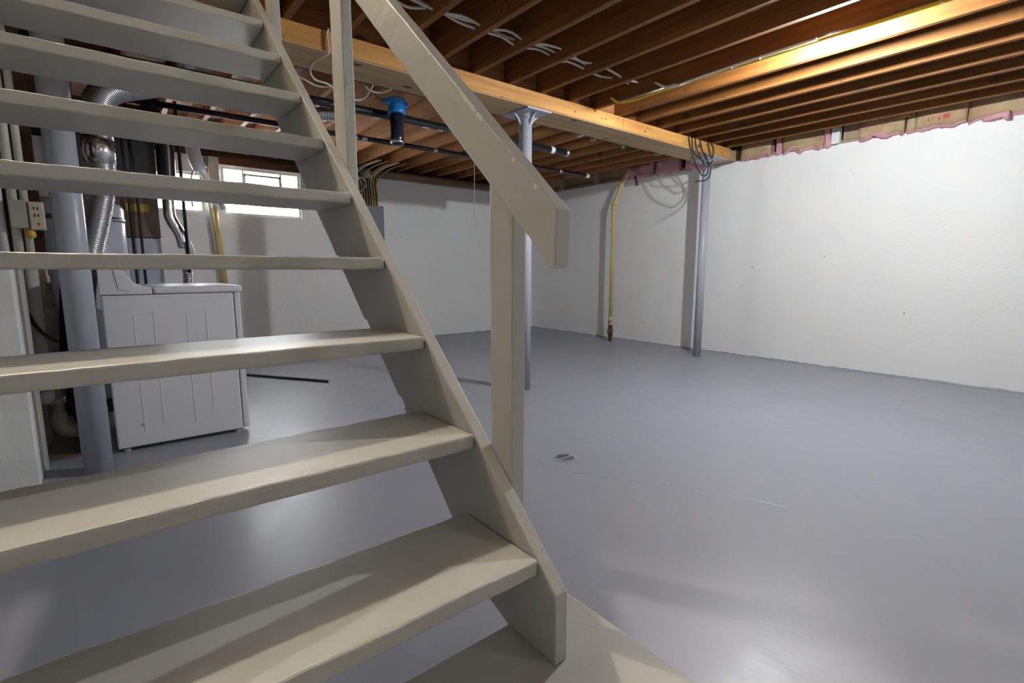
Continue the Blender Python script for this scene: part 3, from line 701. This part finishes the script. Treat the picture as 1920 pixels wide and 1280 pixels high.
# ------------------------------------------------------------------ insulation along the top of the right wall
def batt(x0, x1, y=5.615, z0=2.17, z1=2.47, droop=.02, kr=True, label='', seed=0, flat=False):
    t = thing('insulation_batt', label, 'insulation', ((x0+x1)/2, y, z0), 'insulation along the right wall')
    mb = MB(); nx, nz = 16, 6
    def sheet(mb, yf, za, zb, amp, th):
        rows = []
        for side in (0, 1):
            g = []
            for i in range(nx+1):
                for j in range(nz+1):
                    x = x0+(x1-x0)*i/nx; z = za+(zb-za)*j/nz
                    e = abs(i/nx-.5)*2; ee = abs(j/nz-.5)*2
                    nv = mnoise.noise(Vector((x*7+seed, z*9, side*3)))*amp*(.15 if flat else 2) + (0 if flat else ((seed*37) % 7 - 3)*.003*(z-z0)/.1)
                    zz = z + ((mnoise.noise(Vector((x*11+seed, 3, 1)))+.5*mnoise.noise(Vector((x*37+seed, 5, 1))))*droop*1.5 if j == 0 else 0)
                    g.append(mb.bm.verts.new((x, yf + (th if side else 0) + (nv - .018*(1-e**4)*(1-ee**4) if not side else 0), zz)))
            rows.append(g)
        a, b_ = rows; m_ = nz+1
        for i in range(nx):
            for j in range(nz):
                q = [i*m_+j, (i+1)*m_+j, (i+1)*m_+j+1, i*m_+j+1]
                f = mb.bm.faces.new([a[k] for k in q]); f.smooth = True
                f = mb.bm.faces.new([b_[k] for k in q[::-1]]); f.smooth = True
        for i in range(nx):
            for j in (0, nz):
                mb.bm.faces.new([a[i*m_+j], a[(i+1)*m_+j], b_[(i+1)*m_+j], b_[i*m_+j]])
        for j in range(nz):
            for i in (0, nx):
                mb.bm.faces.new([a[i*m_+j], a[i*m_+j+1], b_[i*m_+j+1], b_[i*m_+j]])
    if kr:
        sheet(mb, y, z0+.017, z1, .012, .006); mb.build('paper_facing', kraft, t)
        mb = MB(); sheet(mb, y+.008, z0-.002, z1-.01, .02, .07); mb.build('pink_fibre', pink, t)
    else:
        sheet(mb, y, z0, z1, .03, .07); mb.build('pink_fibre', pink, t)
    return t
b1 = batt(-2.93, -2.60, label='paper-faced insulation piece just right of the beam end', seed=1)
batt(-2.56, -2.505, kr=False, z0=2.165, label='narrow torn pink insulation tuft between the first two paper-faced pieces', seed=2, y=5.63)
batt(-2.485, -2.10, label='paper-faced insulation piece left of the white bracket', seed=3, droop=.03)
batt(-2.095, -2.045, kr=False, z0=2.16, label='pink insulation end left of the white bracket', seed=4, y=5.625)
batt(-1.80, -1.455, label='paper-faced insulation piece right of the white bracket', seed=5, droop=.03)
batt(-1.44, -1.375, label='narrow paper-faced strip left of the lettered insulation', seed=6)
b2 = batt(-1.37, -1.035, y=5.60, label='insulation piece with red upside-down lettering', seed=8, flat=True)
b3 = batt(-1.03, -.30, label='long paper-faced insulation piece at the right edge of the view', seed=9, droop=.03)
batt(-.28, .5, label='paper-faced insulation continuing past the right edge', seed=10)
tf = batt(-.94, -.78, kr=False, y=5.590, z0=2.155, z1=2.205, seed=13, droop=.02)
ch = tf.children[0]; ch.parent = b3; ch.location = tf.location - b3.location; ch.name = 'pink_tuft'; bpy.data.objects.remove(tf)
# red lettering on the facing, rotated half a turn as on the wall
def text_obj(txt, size, loc, parent, name):
    cu = bpy.data.curves.new(name, 'FONT'); cu.body = txt; cu.size = size; cu.extrude = .0004; cu.align_x = 'CENTER'; cu.align_y = 'CENTER'
    cu.offset = .0006
    tmp = bpy.data.objects.new(name, cu); COL.objects.link(tmp)
    dg = bpy.context.evaluated_depsgraph_get(); dg.update()
    me = bpy.data.meshes.new_from_object(tmp.evaluated_get(dg)); bpy.data.objects.remove(tmp)
    # text lies in XY; stand it up facing -Y, then turn it half a turn
    me.transform(Matrix.Rotation(math.pi/2, 4, 'X')); me.transform(Matrix.Rotation(math.pi, 4, 'Y'))
    me.materials.clear(); me.materials.append(red_ink)
    o = bpy.data.objects.new(name, me); COL.objects.link(o); o.parent = parent
    o.location = Vector(loc) - parent.location
    return o
text_obj('R-13', .048, (-1.245, 5.580, 2.245), b2, 'lettering')
lg = MB().box(-1.185, -1.145, 5.5785, 5.581, 2.230, 2.266)
lg.build('logo_square', red_ink, b2)
# bracket and wood scrap in the gaps
t = thing('white_bracket', 'small white bracket in the gap between insulation pieces on the right wall', 'bracket', (-2.0, 5.60, 2.18))
MB().box(-2.025, -1.975, 5.59, 5.61, 2.175, 2.33, .004).box(-1.978, -1.955, 5.59, 5.65, 2.18, 2.33, .004).build('plate', pvc_white, t)
o = MB().box(-1.945, -1.815, 5.66, 5.70, 2.215, 2.40, .003).build('wood_block', sill_wood); tag(o, 'olive wooden block in the gap beside the white bracket', 'block')
o = MB().box(-1.50, -1.42, 5.575, 5.592, 2.30, 2.325, .002).box(-1.47, -1.435, 5.57, 5.59, 2.32, 2.345, .002).build('wood_scrap', beam_wood); tag(o, 'small orange scrap of wood jammed above the insulation', 'wood scrap')
o = MB().box(-2.96, -2.945, 5.58, 5.64, 2.18, 2.33).build('wood_shim', rust); tag(o, 'dark shim between the beam end and the first insulation piece', 'shim')
o = MB().box(-3.02, -2.975, 5.585, 5.64, 2.18, 2.30, .003).build('wood_shim', sill_wood); tag(o, 'pale upright shim right at the beam end', 'shim')
# window side of the right wall: two pink bundles, studs and dark bays
batt(-3.62, -3.34, kr=False, y=5.61, z0=2.165, z1=2.40, label='pink insulation bundle beside the beam on the window side', seed=21)
batt(-4.02, -3.70, kr=False, y=5.61, z0=2.165, z1=2.40, label='second pink insulation bundle on the window side of the beam', seed=22)
batt(-4.55, -4.12, kr=False, y=5.64, z0=2.17, z1=2.36, label='flattened pink-brown insulation strip above the yellow pipe', seed=23)
for x, lb in ((-4.10, 'between the pink bundles and the yellow pipe'), (-5.05, 'left of the yellow pipe'), (-5.75, 'nearest the back corner')):
    o = MB().box(x, x+.045, 5.58, 5.65, ZW+.001, ZT-.002, .002).build('sill_stud', sill_wood); tag(o, 'short stud on top of the right wall, ' + lb, 'stud', 'short studs on the right wall')
o = MB().box(-6.40, -4.15, 5.745, 5.76, ZW+.036, 2.45, .003).build('rim_insulation_board', kraft)
tag(o, 'olive brown board filling the rim bays towards the back corner', 'board')

# ------------------------------------------------------------------ floor details
t = thing('floor_drain', 'small round painted floor drain in the open floor', 'drain', (-1.795, 1.81, 0))
MB().lathe([(.062, 0), (.060, .003), (.056, .0035), (.001, .0035)], (-1.795, 1.81, 0), 32).build('rim', floor_paint, t)
sl = MB()
for i in range(-4, 5):
    y = i*.0118; L = math.sqrt(max(0, .048**2-y*y))
    if L < .012: continue
    sl.box(-1.795-L, -1.795-.006, 1.81+y-.0036, 1.81+y+.0036, .0034, .0044); sl.box(-1.795+.006, -1.795+L, 1.81+y-.0032, 1.81+y+.0032, .0034, .0042)
sl.build('slots', drain_metal, t)
ck = [(-1.93, 1.70), (-1.80, 1.66), (-1.62, 1.72), (-1.42, 1.83), (-1.20, 1.98), (-1.0, 2.08), (-.82, 2.14)]
cr = MB(); cp = catmull([Vector((x, y, 0)) for x, y in ck], 8); pv = None
for i_, p_ in enumerate(cp):
    t_ = (cp[min(i_+1, len(cp)-1)]-cp[max(i_-1, 0)]).normalized(); n_ = Vector((-t_.y, t_.x, 0))
    w_ = .004+.003*mnoise.noise(p_*20)
    cu_ = [cr.bm.verts.new(p_+n_*w_+Vector((0, 0, .0002))), cr.bm.verts.new(p_+Vector((0, 0, .0016))), cr.bm.verts.new(p_-n_*w_+Vector((0, 0, .0002)))]
    if pv:
        for a_ in (0, 1): cr.bm.faces.new([pv[a_], cu_[a_], cu_[a_+1], pv[a_+1]])
    pv = cu_
struct(cr, 'trim_7', floor_paint)
pipe('floor_rod', [(-5.10, .97, .012), (-4.355, 1.453, .012)], .011, black_iron, 'dark metal rod lying on the floor right of the dryer', 'rod')
# thin cement bead where paint meets the walls
rnd = random.Random(3)
for (nm, fn, L, kk) in (('baseboard_right', lambda s, d, z: (XB+s, YW-d, z), XF-XB, 260), ('baseboard_back', lambda s, d, z: (XB+d, -1.2+s, z), YW+1.2, 170)):
    mb = MB(); prev = None
    for i in range(kk+1):
        s = L*i/kk; d = .006+rnd.random()*.012; z = .004+rnd.random()*.010
        cur = [mb.bm.verts.new(fn(s, *q)) for q in ((0, z+.004), (d*.5, z*.6), (d, .0005), (0, .0005))]
        if prev:
            for j in range(3): mb.bm.faces.new([prev[j], cur[j], cur[j+1], prev[j+1]])
        prev = cur
    struct(mb, nm, floor_paint)
